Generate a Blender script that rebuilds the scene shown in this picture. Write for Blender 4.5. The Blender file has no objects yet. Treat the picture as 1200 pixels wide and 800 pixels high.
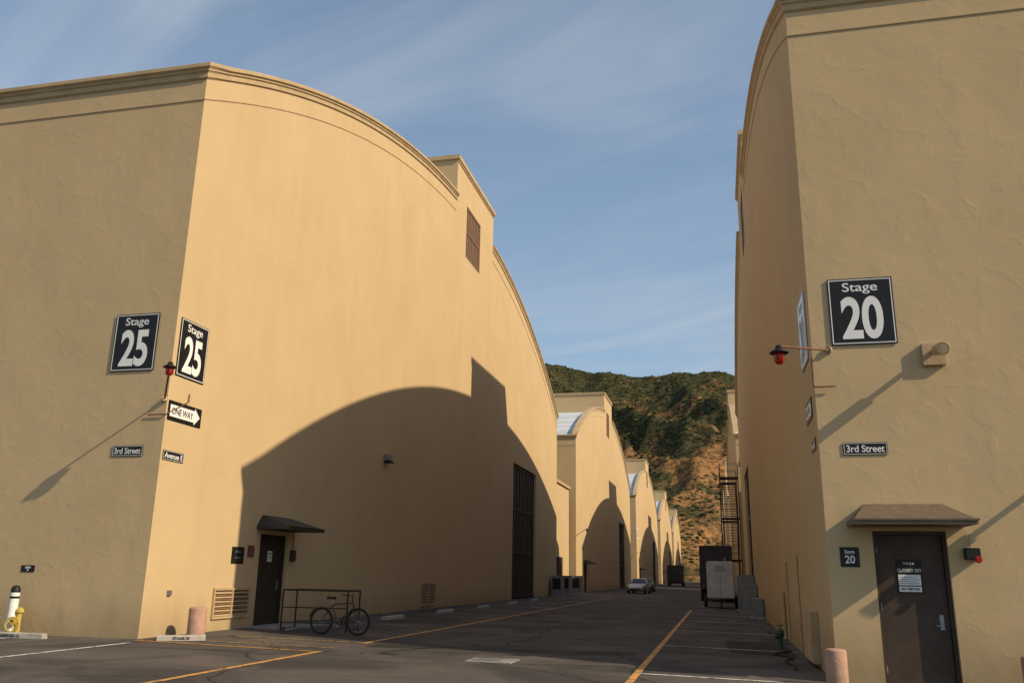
import bpy, bmesh, math, random
from mathutils import Vector, Matrix, noise
random.seed(7)
scene = bpy.context.scene
D = bpy.data

# ------------------------------------------------------------------ camera
F = 1003.0
cx = Vector((0.97387, 0.22652, 0.01627))      # camera right, in world axes
cu = Vector((0.04419, -0.25929, 0.96479))     # camera up
cf = Vector((-0.22277, 0.93886, 0.26252))     # camera forward
cf.normalize(); cx = cx - cf * cx.dot(cf); cx.normalize(); cu = cx.cross(cf)
cam_d = D.cameras.new("camera"); cam = D.objects.new("camera", cam_d)
scene.collection.objects.link(cam)
Mc = Matrix(((cx.x, cu.x, -cf.x, 0), (cx.y, cu.y, -cf.y, 0), (cx.z, cu.z, -cf.z, 1.5), (0, 0, 0, 1)))
cam.matrix_world = Mc
cam_d.sensor_width = 36; cam_d.lens = 36 * F / 1200
cam_d.clip_start = 0.05; cam_d.clip_end = 6000
scene.camera = cam

# ------------------------------------------------------------------ light
EL, AZ = math.radians(33.8), math.radians(14.5)
S = Vector((math.cos(EL) * math.cos(AZ), -math.cos(EL) * math.sin(AZ), math.sin(EL)))
sd = D.lights.new("sun", 'SUN'); sd.energy = 4.9; sd.angle = math.radians(0.5); sd.color = (1.0, 0.83, 0.59)
so = D.objects.new("sun", sd); scene.collection.objects.link(so)
so.rotation_euler = S.to_track_quat('Z', 'Y').to_euler(); so.location = (60, -30, 60)
scene.view_settings.view_transform = 'Standard'; scene.view_settings.look = 'None'; scene.view_settings.exposure = 0

w = D.worlds.new("World"); scene.world = w; w.use_nodes = True
nt = w.node_tree; N = nt.nodes; L = nt.links; N.clear()
def nn(t, **k):
    n = N.new(t)
    for a, b in k.items(): setattr(n, a, b)
    return n
out = nn('ShaderNodeOutputWorld'); bg = nn('ShaderNodeBackground'); bg.inputs[1].default_value = 0.14
sky = nn('ShaderNodeTexSky'); sky.sky_type = 'NISHITA'; sky.sun_disc = False
sky.sun_elevation = EL; sky.sun_rotation = math.radians(104.5); sky.air_density = 1.0; sky.dust_density = 0.8; sky.ozone_density = 1.2
tc = nn('ShaderNodeTexCoord'); sep = nn('ShaderNodeSeparateXYZ'); L.new(tc.outputs['Generated'], sep.inputs[0])
mx = nn('ShaderNodeMath', operation='MAXIMUM'); L.new(sep.outputs[2], mx.inputs[0]); mx.inputs[1].default_value = 0.06
dx = nn('ShaderNodeMath', operation='DIVIDE'); dy = nn('ShaderNodeMath', operation='DIVIDE')
L.new(sep.outputs[0], dx.inputs[0]); L.new(mx.outputs[0], dx.inputs[1]); L.new(sep.outputs[1], dy.inputs[0]); L.new(mx.outputs[0], dy.inputs[1])
cmb = nn('ShaderNodeCombineXYZ'); L.new(dx.outputs[0], cmb.inputs[0]); L.new(dy.outputs[0], cmb.inputs[1])
mpr = nn('ShaderNodeMapping'); mpr.inputs['Rotation'].default_value = (0, 0, math.radians(24)); L.new(cmb.outputs[0], mpr.inputs[0])
mp = nn('ShaderNodeMapping'); mp.inputs['Scale'].default_value = (0.7, 1.5, 1); mp.inputs['Location'].default_value = (3.1, 0.35, 0)
L.new(mpr.outputs[0], mp.inputs[0])
n1 = nn('ShaderNodeTexNoise'); n1.inputs['Scale'].default_value = 1.1; n1.inputs['Detail'].default_value = 9; n1.inputs['Roughness'].default_value = 0.56; n1.inputs['Distortion'].default_value = 1.0
L.new(mp.outputs[0], n1.inputs['Vector'])
n2 = nn('ShaderNodeTexNoise'); n2.inputs['Scale'].default_value = 0.8; n2.inputs['Detail'].default_value = 3
L.new(mpr.outputs[0], n2.inputs['Vector'])
r1 = nn('ShaderNodeMapRange'); r1.inputs[1].default_value = 0.38; r1.inputs[2].default_value = 0.74; L.new(n1.outputs[0], r1.inputs[0])
r2 = nn('ShaderNodeMapRange'); r2.inputs[1].default_value = 0.38; r2.inputs[2].default_value = 0.60; r2.inputs[3].default_value = .18; L.new(n2.outputs[0], r2.inputs[0])
mu = nn('ShaderNodeMath', operation='MULTIPLY'); L.new(r1.outputs[0], mu.inputs[0]); L.new(r2.outputs[0], mu.inputs[1])
ad = nn('ShaderNodeMath', operation='MULTIPLY', use_clamp=True); L.new(mu.outputs[0], ad.inputs[0]); ad.inputs[1].default_value = 0.66
hzr = nn('ShaderNodeMapRange'); hzr.inputs[1].default_value = 0.15; hzr.inputs[2].default_value = 0.62; hzr.inputs[3].default_value = 0.52; hzr.inputs[4].default_value = 0.20; L.new(sep.outputs[2], hzr.inputs[0])
mixh = nn('ShaderNodeMixRGB'); L.new(hzr.outputs[0], mixh.inputs[0]); L.new(sky.outputs[0], mixh.inputs[1]); mixh.inputs[2].default_value = (2.6, 3.6, 4.6, 1)
mix = nn('ShaderNodeMixRGB'); L.new(ad.outputs[0], mix.inputs[0]); L.new(mixh.outputs[0], mix.inputs[1]); mix.inputs[2].default_value = (3.8, 4.2, 4.6, 1)
L.new(mix.outputs[0], bg.inputs[0]); L.new(bg.outputs[0], out.inputs[0])

# ------------------------------------------------------------------ materials
def mat(name, col, rough=0.8, var=0.0, scale=1.0, bump=0.0, bscale=20.0, metallic=0.0, col2=None, stretch=None, spec=0.3, bdist=0.02):
    m = D.materials.new(name); m.use_nodes = True
    t = m.node_tree; b = t.nodes['Principled BSDF']
    b.inputs['Roughness'].default_value = rough; b.inputs['Metallic'].default_value = metallic
    b.inputs['Specular IOR Level'].default_value = spec
    tc = t.nodes.new('ShaderNodeTexCoord'); mpn = t.nodes.new('ShaderNodeMapping')
    t.links.new(tc.outputs['Object'], mpn.inputs[0])
    if stretch: mpn.inputs['Scale'].default_value = stretch
    no = t.nodes.new('ShaderNodeTexNoise'); no.inputs['Scale'].default_value = scale; no.inputs['Detail'].default_value = 6
    t.links.new(mpn.outputs[0], no.inputs['Vector'])
    rp = t.nodes.new('ShaderNodeValToRGB')
    c2 = col2 if col2 else tuple(c * (1 - var) for c in col)
    rp.color_ramp.elements[0].position = 0.35; rp.color_ramp.elements[1].position = 0.65
    rp.color_ramp.elements[0].color = (*c2, 1); rp.color_ramp.elements[1].color = (*col, 1)
    t.links.new(no.outputs[0], rp.inputs[0]); t.links.new(rp.outputs[0], b.inputs['Base Color'])
    if bump:
        nb = t.nodes.new('ShaderNodeTexNoise'); nb.inputs['Scale'].default_value = bscale; nb.inputs['Detail'].default_value = 5
        t.links.new(tc.outputs['Object'], nb.inputs['Vector'])
        bp = t.nodes.new('ShaderNodeBump'); bp.inputs['Strength'].default_value = bump; bp.inputs['Distance'].default_value = bdist
        t.links.new(nb.outputs[0], bp.inputs['Height']); t.links.new(bp.outputs[0], b.inputs['Normal'])
    return m

def stucco(name, col):
    m = D.materials.new(name); m.use_nodes = True; t = m.node_tree; b = t.nodes['Principled BSDF']
    b.inputs['Roughness'].default_value = 0.9; b.inputs['Specular IOR Level'].default_value = 0.12
    def nd(k): return t.nodes.new(k)
    tc = nd('ShaderNodeTexCoord')
    def noi(scale, det, vec=None, dist=0.0):
        n = nd('ShaderNodeTexNoise'); n.inputs['Scale'].default_value = scale; n.inputs['Detail'].default_value = det; n.inputs['Distortion'].default_value = dist
        t.links.new(vec if vec else tc.outputs['Object'], n.inputs['Vector']); return n.outputs[0]
    mp1 = nd('ShaderNodeMapping'); mp1.inputs['Scale'].default_value = (1, 1, 0.10); t.links.new(tc.outputs['Object'], mp1.inputs[0])
    big = noi(0.42, 5, None, 0.5); streak = noi(2.0, 5, mp1.outputs[0])
    def mathn(op, a, bb):
        n = nd('ShaderNodeMath'); n.operation = op
        for i, v in enumerate((a, bb)):
            if isinstance(v, (int, float)): n.inputs[i].default_value = v
            else: t.links.new(v, n.inputs[i])
        return n.outputs[0]
    s = mathn('ADD', mathn('MULTIPLY', big, 0.65), mathn('MULTIPLY', streak, 0.35))
    rp = nd('ShaderNodeValToRGB'); e = rp.color_ramp.elements
    e[0].position = 0.35; e[0].color = (col[0] * .945, col[1] * .94, col[2] * .925, 1)
    e[1].position = 0.63; e[1].color = (col[0] * 1.025, col[1] * 1.028, col[2] * 1.035, 1)
    t.links.new(s, rp.inputs[0])
    sp = nd('ShaderNodeSeparateXYZ'); t.links.new(tc.outputs['Object'], sp.inputs[0])
    zz = mathn('SUBTRACT', sp.outputs[2], mathn('MULTIPLY', streak, 1.6))
    mr = nd('ShaderNodeMapRange'); mr.inputs[1].default_value = -1.0; mr.inputs[2].default_value = 0.1; mr.inputs[3].default_value = 0.70; mr.inputs[4].default_value = 1.0
    t.links.new(zz, mr.inputs[0])
    vm = nd('ShaderNodeVectorMath'); vm.operation = 'SCALE'; t.links.new(rp.outputs[0], vm.inputs[0]); t.links.new(mr.outputs[0], vm.inputs['Scale'])
    t.links.new(vm.outputs[0], b.inputs['Base Color'])
    lump = noi(0.8, 2, None, 0.3); grain = noi(24, 2); med = noi(2.4, 4, None, 0.8)
    rd = nd('ShaderNodeMapRange'); rd.inputs[1].default_value = 0.56; rd.inputs[2].default_value = 0.60; t.links.new(med, rd.inputs[0])
    h = mathn('ADD', mathn('MULTIPLY', lump, 0.6), mathn('ADD', mathn('MULTIPLY', rd.outputs[0], 0.035), mathn('ADD', mathn('MULTIPLY', grain, 0.05), mathn('MULTIPLY', med, 0.17))))
    bp = nd('ShaderNodeBump'); bp.inputs['Strength'].default_value = 0.38; bp.inputs['Distance'].default_value = 0.07
    t.links.new(h, bp.inputs['Height']); t.links.new(bp.outputs[0], b.inputs['Normal'])
    return m

def asphalt(name, col):
    m = D.materials.new(name); m.use_nodes = True; t = m.node_tree; b = t.nodes['Principled BSDF']
    b.inputs['Roughness'].default_value = 0.85; b.inputs['Specular IOR Level'].default_value = 0.25
    tc = t.nodes.new('ShaderNodeTexCoord')
    def noi(s, d, dist=0):
        n = t.nodes.new('ShaderNodeTexNoise'); n.inputs['Scale'].default_value = s; n.inputs['Detail'].default_value = d; n.inputs['Distortion'].default_value = dist
        t.links.new(tc.outputs['Object'], n.inputs['Vector']); return n.outputs[0]
    a = noi(0.45, 7, 0.8); f = noi(45, 3)
    rp = t.nodes.new('ShaderNodeValToRGB'); e = rp.color_ramp.elements
    e[0].position = .38; e[0].color = (col[0] * .62, col[1] * .62, col[2] * .62, 1); e[1].position = .62; e[1].color = (col[0] * 1.35, col[1] * 1.3, col[2] * 1.22, 1)
    t.links.new(a, rp.inputs[0])
    mxx = t.nodes.new('ShaderNodeMixRGB'); mxx.blend_type = 'MULTIPLY'; mxx.inputs[0].default_value = 0.6
    fr = t.nodes.new('ShaderNodeValToRGB'); fr.color_ramp.elements[0].position = .3; fr.color_ramp.elements[0].color = (.45, .45, .45, 1); fr.color_ramp.elements[1].position = .7; fr.color_ramp.elements[1].color = (1.3, 1.3, 1.3, 1)
    t.links.new(f, fr.inputs[0]); t.links.new(rp.outputs[0], mxx.inputs[1]); t.links.new(fr.outputs[0], mxx.inputs[2])
    nz = t.nodes.new('ShaderNodeTexNoise'); nz.inputs['Scale'].default_value = 0.8; nz.inputs['Detail'].default_value = 4; t.links.new(tc.outputs['Object'], nz.inputs['Vector'])
    mv = t.nodes.new('ShaderNodeMixRGB'); mv.inputs[0].default_value = 0.35; t.links.new(tc.outputs['Object'], mv.inputs[1]); t.links.new(nz.outputs['Color'], mv.inputs[2])
    vo = t.nodes.new('ShaderNodeTexVoronoi'); vo.feature = 'DISTANCE_TO_EDGE'; vo.inputs['Scale'].default_value = 0.33; t.links.new(mv.outputs[0], vo.inputs['Vector'])
    cr = t.nodes.new('ShaderNodeMapRange'); cr.inputs[1].default_value = 0.0; cr.inputs[2].default_value = 0.01; cr.inputs[3].default_value = 0.3; cr.inputs[4].default_value = 1.0
    t.links.new(vo.outputs['Distance'], cr.inputs[0])
    vm = t.nodes.new('ShaderNodeVectorMath'); vm.operation = 'SCALE'; t.links.new(mxx.outputs[0], vm.inputs[0]); t.links.new(cr.outputs[0], vm.inputs['Scale'])
    t.links.new(vm.outputs[0], b.inputs['Base Color'])
    bp = t.nodes.new('ShaderNodeBump'); bp.inputs['Strength'].default_value = 0.5; bp.inputs['Distance'].default_value = 0.01
    t.links.new(f, bp.inputs['Height']); t.links.new(bp.outputs[0], b.inputs['Normal'])
    return m

def paint_worn(name, col, under=(0.065, 0.06, 0.054), thr=0.42):
    m = D.materials.new(name); m.use_nodes = True; t = m.node_tree; b = t.nodes['Principled BSDF']; b.inputs['Roughness'].default_value = 0.7
    tc = t.nodes.new('ShaderNodeTexCoord'); n = t.nodes.new('ShaderNodeTexNoise'); n.inputs['Scale'].default_value = 7; n.inputs['Detail'].default_value = 8; n.inputs['Roughness'].default_value = .7
    t.links.new(tc.outputs['Object'], n.inputs['Vector'])
    rp = t.nodes.new('ShaderNodeValToRGB'); rp.color_ramp.elements[0].position = thr - .05; rp.color_ramp.elements[0].color = (*under, 1); rp.color_ramp.elements[1].position = thr + .06; rp.color_ramp.elements[1].color = (*col, 1)
    t.links.new(n.outputs[0], rp.inputs[0]); t.links.new(rp.outputs[0], b.inputs['Base Color']); return m

STUCCO = stucco("stucco_tan", (0.53, 0.388, 0.215))
TRIM = mat("stucco_trim", (0.485, 0.35, 0.192), .85, .18, 2.0, .3, 12)
ROOF = mat("roof_membrane", (0.60, 0.62, 0.64), .7, .3, .5, stretch=(.3, 2, 1))
DARKDOOR = mat("door_brown_paint", (0.045, 0.033, 0.024), .6, .3, 3, .2, 6)
DOORMAT = mat("door_taupe_paint", (0.070, 0.048, 0.033), .55, .25, 4, .15, 5)
AWN = mat("awning_metal", (0.15, 0.11, 0.075), .6, .25, 6)
AWND = mat("awning_metal_dark", (0.05, 0.043, 0.037), .6, .25, 6)
LOUV = mat("louver_brown", (0.20, 0.115, 0.06), .6, .2, 5)
BLACK = mat("black_paint", (0.012, 0.012, 0.012), .5, .2, 8)
STEEL = mat("brown_steel", (0.05, 0.038, 0.03), .6, .2, 8)
SIGNBLK = mat("sign_black", (0.014, 0.013, 0.012), .38, .35, 5)
WHITE = mat("white_paint", (0.78, 0.77, 0.73), .5, .12, 8)
SIGNWHITE = mat("sign_white", (0.80, 0.79, 0.76), .4, .06, 10)
GREY = mat("grey_metal", (0.25, 0.25, 0.245), .45, .25, 5, metallic=.3)
GALV = mat("galvanised", (0.33, 0.33, 0.33), .4, .2, 8, metallic=.6)
RED = mat("red_lens", (0.42, 0.015, 0.012), .25, .1, 5)
RUBBER = mat("rubber", (0.018, 0.018, 0.018), .8, .2, 8)
CONC = mat("concrete", (0.42, 0.38, 0.32), .85, .25, 5, .3, 25)
PINK = mat("concrete_pink", (0.45, 0.27, 0.19), .85, .2, 6, .4, 25)
YEL = mat("yellow_paint", (0.50, 0.36, 0.07), .55, .25, 8)
GREEN = mat("green_paint", (0.03, 0.09, 0.04), .5, .2, 8)
GLASS = mat("dark_glass", (0.02, 0.024, 0.028), .08, .1, 3, spec=.6)
SILVER = mat("silver_paint", (0.42, 0.43, 0.44), .3, .08, 3, metallic=.5)
BLUEG = mat("blue_grey_paint", (0.07, 0.08, 0.10), .3, .08, 3, metallic=.3)
TRUCKB = mat("truck_box_dark", (0.05, 0.05, 0.055), .5, .3, 2)
CHROME = mat("chrome", (0.6, 0.6, 0.6), .15, .05, 3, metallic=1)
TAILR = mat("tail_light", (0.3, 0.01, 0.01), .2)
ASPH = asphalt("asphalt", (0.090, 0.079, 0.070))
ASPH2 = asphalt("asphalt_street", (0.078, 0.069, 0.062))
ASPHP = asphalt("asphalt_patch", (0.036, 0.033, 0.030))
DIRT = mat("dry_ground", (0.26, 0.19, 0.11), .95, .35, .05)
PWHITE = paint_worn("marking_white", (0.62, 0.60, 0.56), thr=.43)
PORANGE = paint_worn("marking_orange", (0.60, 0.29, 0.06), thr=.43)
PYEL = paint_worn("marking_yellow", (0.50, 0.32, 0.08), thr=.47)
RUST = mat("rusty_pipe", (0.20, 0.10, 0.05), .8, .4, 12)

# ------------------------------------------------------------------ helpers
class MB:
    def __init__(s): s.v = []; s.f = []; s.m = []; s.sm = []; s.mats = []
    def mi(s, m):
        if m not in s.mats: s.mats.append(m)
        return s.mats.index(m)
    def add(s, vs, fs, m, M=None, smooth=False):
        o = len(s.v); i = s.mi(m)
        for v in vs:
            v = Vector(v); s.v.append(tuple(M @ v if M else v))
        for f in fs: s.f.append([o + k for k in f]); s.m.append(i); s.sm.append(smooth)
    def box(s, a0, a1, b0, b1, c0, c1, m, M=None, bev=0.0):
        if bev > 0:
            bm = bmesh.new(); bmesh.ops.create_cube(bm, size=1)
            for v in bm.verts: v.co = Vector(((a0 + a1) / 2 + v.co.x * (a1 - a0), (b0 + b1) / 2 + v.co.y * (b1 - b0), (c0 + c1) / 2 + v.co.z * (c1 - c0)))
            bmesh.ops.bevel(bm, geom=bm.edges[:], offset=bev, segments=2, affect='EDGES')
            bm.verts.index_update()
            s.add([v.co.copy() for v in bm.verts], [[v.index for v in f.verts] for f in bm.faces], m, M); bm.free(); return
        vs = [(x, y, z) for x in (a0, a1) for y in (b0, b1) for z in (c0, c1)]
        s.add(vs, [(0, 1, 3, 2), (4, 6, 7, 5), (0, 4, 5, 1), (2, 3, 7, 6), (0, 2, 6, 4), (1, 5, 7, 3)], m, M)
    def cone(s, p0, p1, r0, r1, m, M=None, seg=16, caps=True):
        p0 = Vector(p0); p1 = Vector(p1); d = (p1 - p0).normalized(); q = d.to_track_quat('Z', 'Y')
        vs = []
        for p, r in ((p0, r0), (p1, r1)):
            for i in range(seg):
                a = 2 * math.pi * i / seg; vs.append(p + q @ Vector((r * math.cos(a), r * math.sin(a), 0)))
        s.add(vs, [(i, (i + 1) % seg, seg + (i + 1) % seg, seg + i) for i in range(seg)], m, M, True)
        if caps:
            s.add(vs, [tuple(range(seg))[::-1], tuple(range(seg, 2 * seg))], m, M)
    def cyl(s, p0, p1, r, m, M=None, seg=12): s.cone(p0, p1, r, r, m, M, seg)
    def path(s, pts, r, m, M=None, seg=8):
        for a, b in zip(pts[:-1], pts[1:]): s.cyl(a, b, r, m, M, seg)
    def lathe(s, c, prof, m, M=None, seg=20):
        vs = []; n = len(prof)
        for i in range(seg):
            a = 2 * math.pi * i / seg
            for r, z in prof: vs.append((c[0] + r * math.cos(a), c[1] + r * math.sin(a), c[2] + z))
        s.add(vs, [(i * n + j, ((i + 1) % seg) * n + j, ((i + 1) % seg) * n + j + 1, i * n + j + 1) for i in range(seg) for j in range(n - 1)], m, M, True)
    def torus(s, c, axis, R, r, m, M=None, seg=28, ss=8):
        q = Vector(axis).to_track_quat('Z', 'Y'); vs = []
        for i in range(seg):
            a = 2 * math.pi * i / seg
            for j in range(ss):
                b = 2 * math.pi * j / ss
                vs.append(Vector(c) + q @ Vector(((R + r * math.cos(b)) * math.cos(a), (R + r * math.cos(b)) * math.sin(a), r * math.sin(b))))
        s.add(vs, [(i * ss + j, ((i + 1) % seg) * ss + j, ((i + 1) % seg) * ss + (j + 1) % ss, i * ss + (j + 1) % ss) for i in range(seg) for j in range(ss)], m, M, True)
    def prism(s, poly, y0, y1, m, M=None):
        n = len(poly); vs = [(p[0], y0, p[1]) for p in poly] + [(p[0], y1, p[1]) for p in poly]
        s.add(vs, [tuple(range(n)), tuple(range(n, 2 * n))[::-1]] + [(i, i + n, (i + 1) % n + n, (i + 1) % n) for i in range(n)], m, M)
    def obj(s, name, parent=None, fixn=True):
        me = D.meshes.new(name); me.from_pydata(s.v, [], s.f)
        for m in s.mats: me.materials.append(m)
        for p, i, sm in zip(me.polygons, s.m, s.sm): p.material_index = i; p.use_smooth = sm
        if fixn:
            bm = bmesh.new(); bm.from_mesh(me); bmesh.ops.recalc_face_normals(bm, faces=bm.faces); bm.to_mesh(me); bm.free()
        me.update()
        o = D.objects.new(name, me); scene.collection.objects.link(o)
        if parent: par(o, parent)
        return o
def empty(name, loc):
    e = D.objects.new(name, None); e.location = loc; e.empty_display_size = 0.5; scene.collection.objects.link(e); return e
def par(o, p):
    o.parent = p; o.matrix_parent_inverse = Matrix.Translation(p.location).inverted()
def frame(o, u, v):
    u = Vector(u); v = Vector(v); n = u.cross(v)
    return Matrix(((u.x, v.x, n.x, o[0]), (u.y, v.y, n.y, o[1]), (u.z, v.z, n.z, o[2]), (0, 0, 0, 1)))
# wall frames: local (u along wall, z up, n outward)
def FS(x): return frame((x, 0, 0), (0, 1, 0), (0, 0, 1))      # faces +X, u = Y
def FF(y): return frame((0, y, 0), (1, 0, 0), (0, 0, 1))      # faces -Y, u = X
def FR(x): return frame((x, 0, 0), (0, -1, 0), (0, 0, 1))     # faces -X, u = -Y
XL, XR, YL, YR = -12.5, 2.02, 17.5, 17.5
GD = -0.30                                   # the street falls 0.3 m from the left row to the right row
def g(x): return GD * min(1, max(0, (x - XL) / (XR - XL)))
K = 1.2027
def kz(z): return (z - 1.5) * K + 1.5

def text(mb, body, M, u, v, size, m, sx=1.0, off=0.0, align='CENTER', n=0.0, shear=0.0, space=1.0):
    c = D.curves.new("lettering", 'FONT'); c.body = body; c.size = size; c.offset = off * size; c.extrude = 0.002
    c.align_x = align; c.align_y = 'CENTER'; c.shear = shear; c.space_character = space; c.resolution_u = 4
    o = D.objects.new("lettering", c); scene.collection.objects.link(o)
    dg = bpy.context.evaluated_depsgraph_get(); me = D.meshes.new_from_object(o.evaluated_get(dg))
    T = M @ Matrix.Translation((u, v, n + 0.003)) @ Matrix.Diagonal((sx, 1, 1, 1))
    mb.add([p.co.copy() for p in me.vertices], [list(p.vertices) for p in me.polygons], m, T)
    D.objects.remove(o); D.curves.remove(c); D.meshes.remove(me)
def glyphs(mb, body, M, uc, zc, wd, ht, m, off, n):
    """lettering fitted exactly to a wd x ht box centred on (uc, zc)"""
    c = D.curves.new("lettering", 'FONT'); c.body = body; c.size = 1; c.offset = off; c.extrude = 0.0; c.space_character = .98; c.resolution_u = 6
    o = D.objects.new("lettering", c); scene.collection.objects.link(o)
    dg = bpy.context.evaluated_depsgraph_get(); me = D.meshes.new_from_object(o.evaluated_get(dg))
    P = [p.co.copy() for p in me.vertices]; ax = min(p.x for p in P); bx = max(p.x for p in P); ay = min(p.y for p in P); by = max(p.y for p in P)
    V = [(uc + ((p.x - ax) / (bx - ax) - .5) * wd, zc + ((p.y - ay) / (by - ay) - .5) * ht, n + .004) for p in P]
    mb.add(V, [list(p.vertices) for p in me.polygons], m, M)
    D.objects.remove(o); D.curves.remove(c); D.meshes.remove(me)

# ------------------------------------------------------------------ ground
def sheet(name, xs_, y0, y1, dz, m):
    mb = MB()
    for a, b in zip(xs_[:-1], xs_[1:]): mb.add([(a, y0, g(a) + dz), (b, y0, g(b) + dz), (b, y1, g(b) + dz), (a, y1, g(a) + dz)], [(0, 1, 2, 3)], m)
    mb.obj(name, fixn=False)
sheet("ground", [-3000, XL, XR, 3000], -1500, 4500, 0, DIRT)
sheet("pavement", [-160, XL, XR, 130], -120, 345, .004, ASPH)
sheet("road", [-8.05, -1.54], -40, 340, .008, ASPH2)
mk = MB()
def mark(x0, y0, x1, y1, wd, m, z=.012):
    d = Vector((x1 - x0, y1 - y0)).normalized() * wd / 2; p = Vector((-d.y, d.x))
    mk.add([(x, y, z + g(x)) for x, y in ((x0 + p.x, y0 + p.y), (x0 - p.x, y0 - p.y), (x1 - p.x, y1 - p.y), (x1 + p.x, y1 + p.y))], [(3, 2, 1, 0)], m)
XO, XW = -8.05, -1.54
mark(XO, 3, XO, 17.3, .12, PORANGE); mark(XO, 19.6, XO, 69, .10, PORANGE); mark(XW, 4, XW, 50, .13, PORANGE)
mark(-12.3, 17.15, XO - .06, 17.2, .10, PORANGE, .013)
mark(-11.4, 17.9, XO - .06, 18.1, .08, PYEL, .013); mark(-11.2, 19.5, XO - .06, 19.7, .08, PYEL, .013)
for y in (26, 32, 38, 44, 50): mark(-11.6, y, XO - .06, y, .10, PYEL, .013)
mark(-11.9, 6, -12.05, 16.6, .10, PWHITE); mark(-14.9, 6, -15.0, 16.6, .10, PWHITE)
mark(XW + .07, 16.95, 1.95, 17.0, .12, PWHITE)
for y in (24, 31, 38, 45): mark(XW + .07, y, 1.85, y, .10, PWHITE, .013)
mk.obj("road_marking", fixn=False)
mb = MB()
mb.add([(.2, 22.8, g(.2) + .0125), (1.75, 22.8, g(1.75) + .0125), (1.8, 27, g(1.8) + .0125), (.1, 27, g(.1) + .0125)], [(0, 1, 2, 3)], ASPHP)
mb.add([(-7.7, 18.8, g(-7.7) + .0122), (-1.9, 20.4, g(-1.9) + .0122), (-1.9, 21.4, g(-1.9) + .0122), (-7.7, 19.6, g(-7.7) + .0122)], [(0, 1, 2, 3)], ASPHP)
mb.obj("asphalt_patch", fixn=False)
mb = MB(); zc_ = g(-4.55)
CONCW = mat("concrete_worn", (.34, .32, .29), .9, .55, 6)
mb.box(-5.1, -4.0, 17.15, 18.0, zc_ - .1, zc_ + .016, CONCW, None, .004)
mb.lathe((-4.55, 17.55, zc_ + .016), [(0.0, .008), (.33, .008), (.35, 0)], GREY)
for k in range(5): mb.box(-4.8, -4.3, 17.35 + k * .1, 17.38 + k * .1, zc_ + .024, zc_ + .028, GREY)
mb.obj("manhole_cover")
mb = MB(); mb.box(-12.49, -11.2, 22.0, 25.0, -.1, .035, CONCW, None, .01); mb.obj("door_landing")

# ------------------------------------------------------------------ stage buildings
BL, RISE = 51.8, 6.6
RAD = ((BL / 2) ** 2 + RISE ** 2) / (2 * RISE)
MO0, MO1, MOH = 22.1, 29.7, 8.65
def arch(r): 
    return math.sqrt(max(0, RAD ** 2 - (r - BL / 2) ** 2)) - (RAD - RISE)
def topf(r, zc):
    if MO0 <= r <= MO1: return zc + MOH
    return zc + arch(min(max(r, 0), BL))

def wall(mb, M, us, tf, holes, m, depth=.25):
    us = sorted(set([round(u, 4) for u in us] + [round(h[i], 4) for h in holes for i in (0, 1)]))
    for a, b in zip(us[:-1], us[1:]):
        ta, tb = tf(a + 1e-4), tf(b - 1e-4); mid = (a + b) / 2; z = -.5
        for h in sorted([h for h in holes if h[0] < mid < h[1]], key=lambda h: h[2]):
            if h[2] > z: mb.add([(a, z, 0), (b, z, 0), (b, h[2], 0), (a, h[2], 0)], [(0, 1, 2, 3)], m, M)
            z = h[3]
        mb.add([(a, z, 0), (b, z, 0), (b, tb, 0), (a, ta, 0)], [(0, 1, 2, 3)], m, M)
        mb.add([(a, ta, 0), (b, tb, 0), (b, tb, -.4), (a, ta, -.4), (a, ta - 1.2, -.4), (b, tb - 1.2, -.4)], [(0, 1, 2, 3), (3, 2, 5, 4)], m, M)
    for (a, b, c, d) in holes:
        e = -depth
        mb.add([(a, c, 0), (a, d, 0), (a, d, e), (a, c, e)], [(0, 1, 2, 3)], m, M)
        mb.add([(b, c, 0), (b, d, 0), (b, d, e), (b, c, e)], [(3, 2, 1, 0)], m, M)
        mb.add([(a, d, 0), (b, d, 0), (b, d, e), (a, d, e)], [(0, 1, 2, 3)], m, M)
        mb.add([(a, c, 0), (b, c, 0), (b, c, e), (a, c, e)], [(3, 2, 1, 0)], m, M)

def sweep(mb, M, us, tf, prof, m, m0=0, m1=0):
    n = len(prof); vs = []
    for i, u in enumerate(us):
        t = tf(u)
        k = m0 if i == 0 else (m1 if i == len(us) - 1 else 0)
        for (pn, pz) in prof: vs.append((u + k * pn, t + pz, pn))
    fs = [(i * n + j, i * n + (j + 1) % n, (i + 1) * n + (j + 1) % n, (i + 1) * n + j) for i in range(len(us) - 1) for j in range(n)]
    fs += [tuple(range(n)), tuple(range((len(us) - 1) * n, len(us) * n))]
    mb.add(vs, fs, m, M)
COP = [(-.46, .02), (-.46, .12), (.14, .12), (.16, .10), (.16, .0), (.10, -.05), (.10, -.09), (.055, -.13), (.055, -.26), (.004, -.30), (.004, .02)]
LEDGE = [(.004, -.86), (.022, -.87), (.022, -.90), (.004, -.91)]

def awning(mb, M, u0, u1, zb, zt, p, m, hip=.28):
    f = .085
    vs = [(u0, zb, .002), (u1, zb, .002), (u1, zb, p), (u0, zb, p), (u0, zb + f, .002), (u1, zb + f, .002), (u1, zb + f, p), (u0, zb + f, p), (u0 + hip, zt, .002), (u1 - hip, zt, .002)]
    mb.add(vs, [(0, 1, 2, 3), (3, 2, 6, 7), (0, 3, 7, 4), (1, 5, 6, 2), (7, 6, 9, 8), (4, 7, 8), (5, 9, 6), (0, 4, 8, 9, 5, 1)], m, M)
    mb.box(u0 - .02, u1 + .02, zb + f - .02, zb + f + .012, p - .03, p + .02, m, M)

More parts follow.
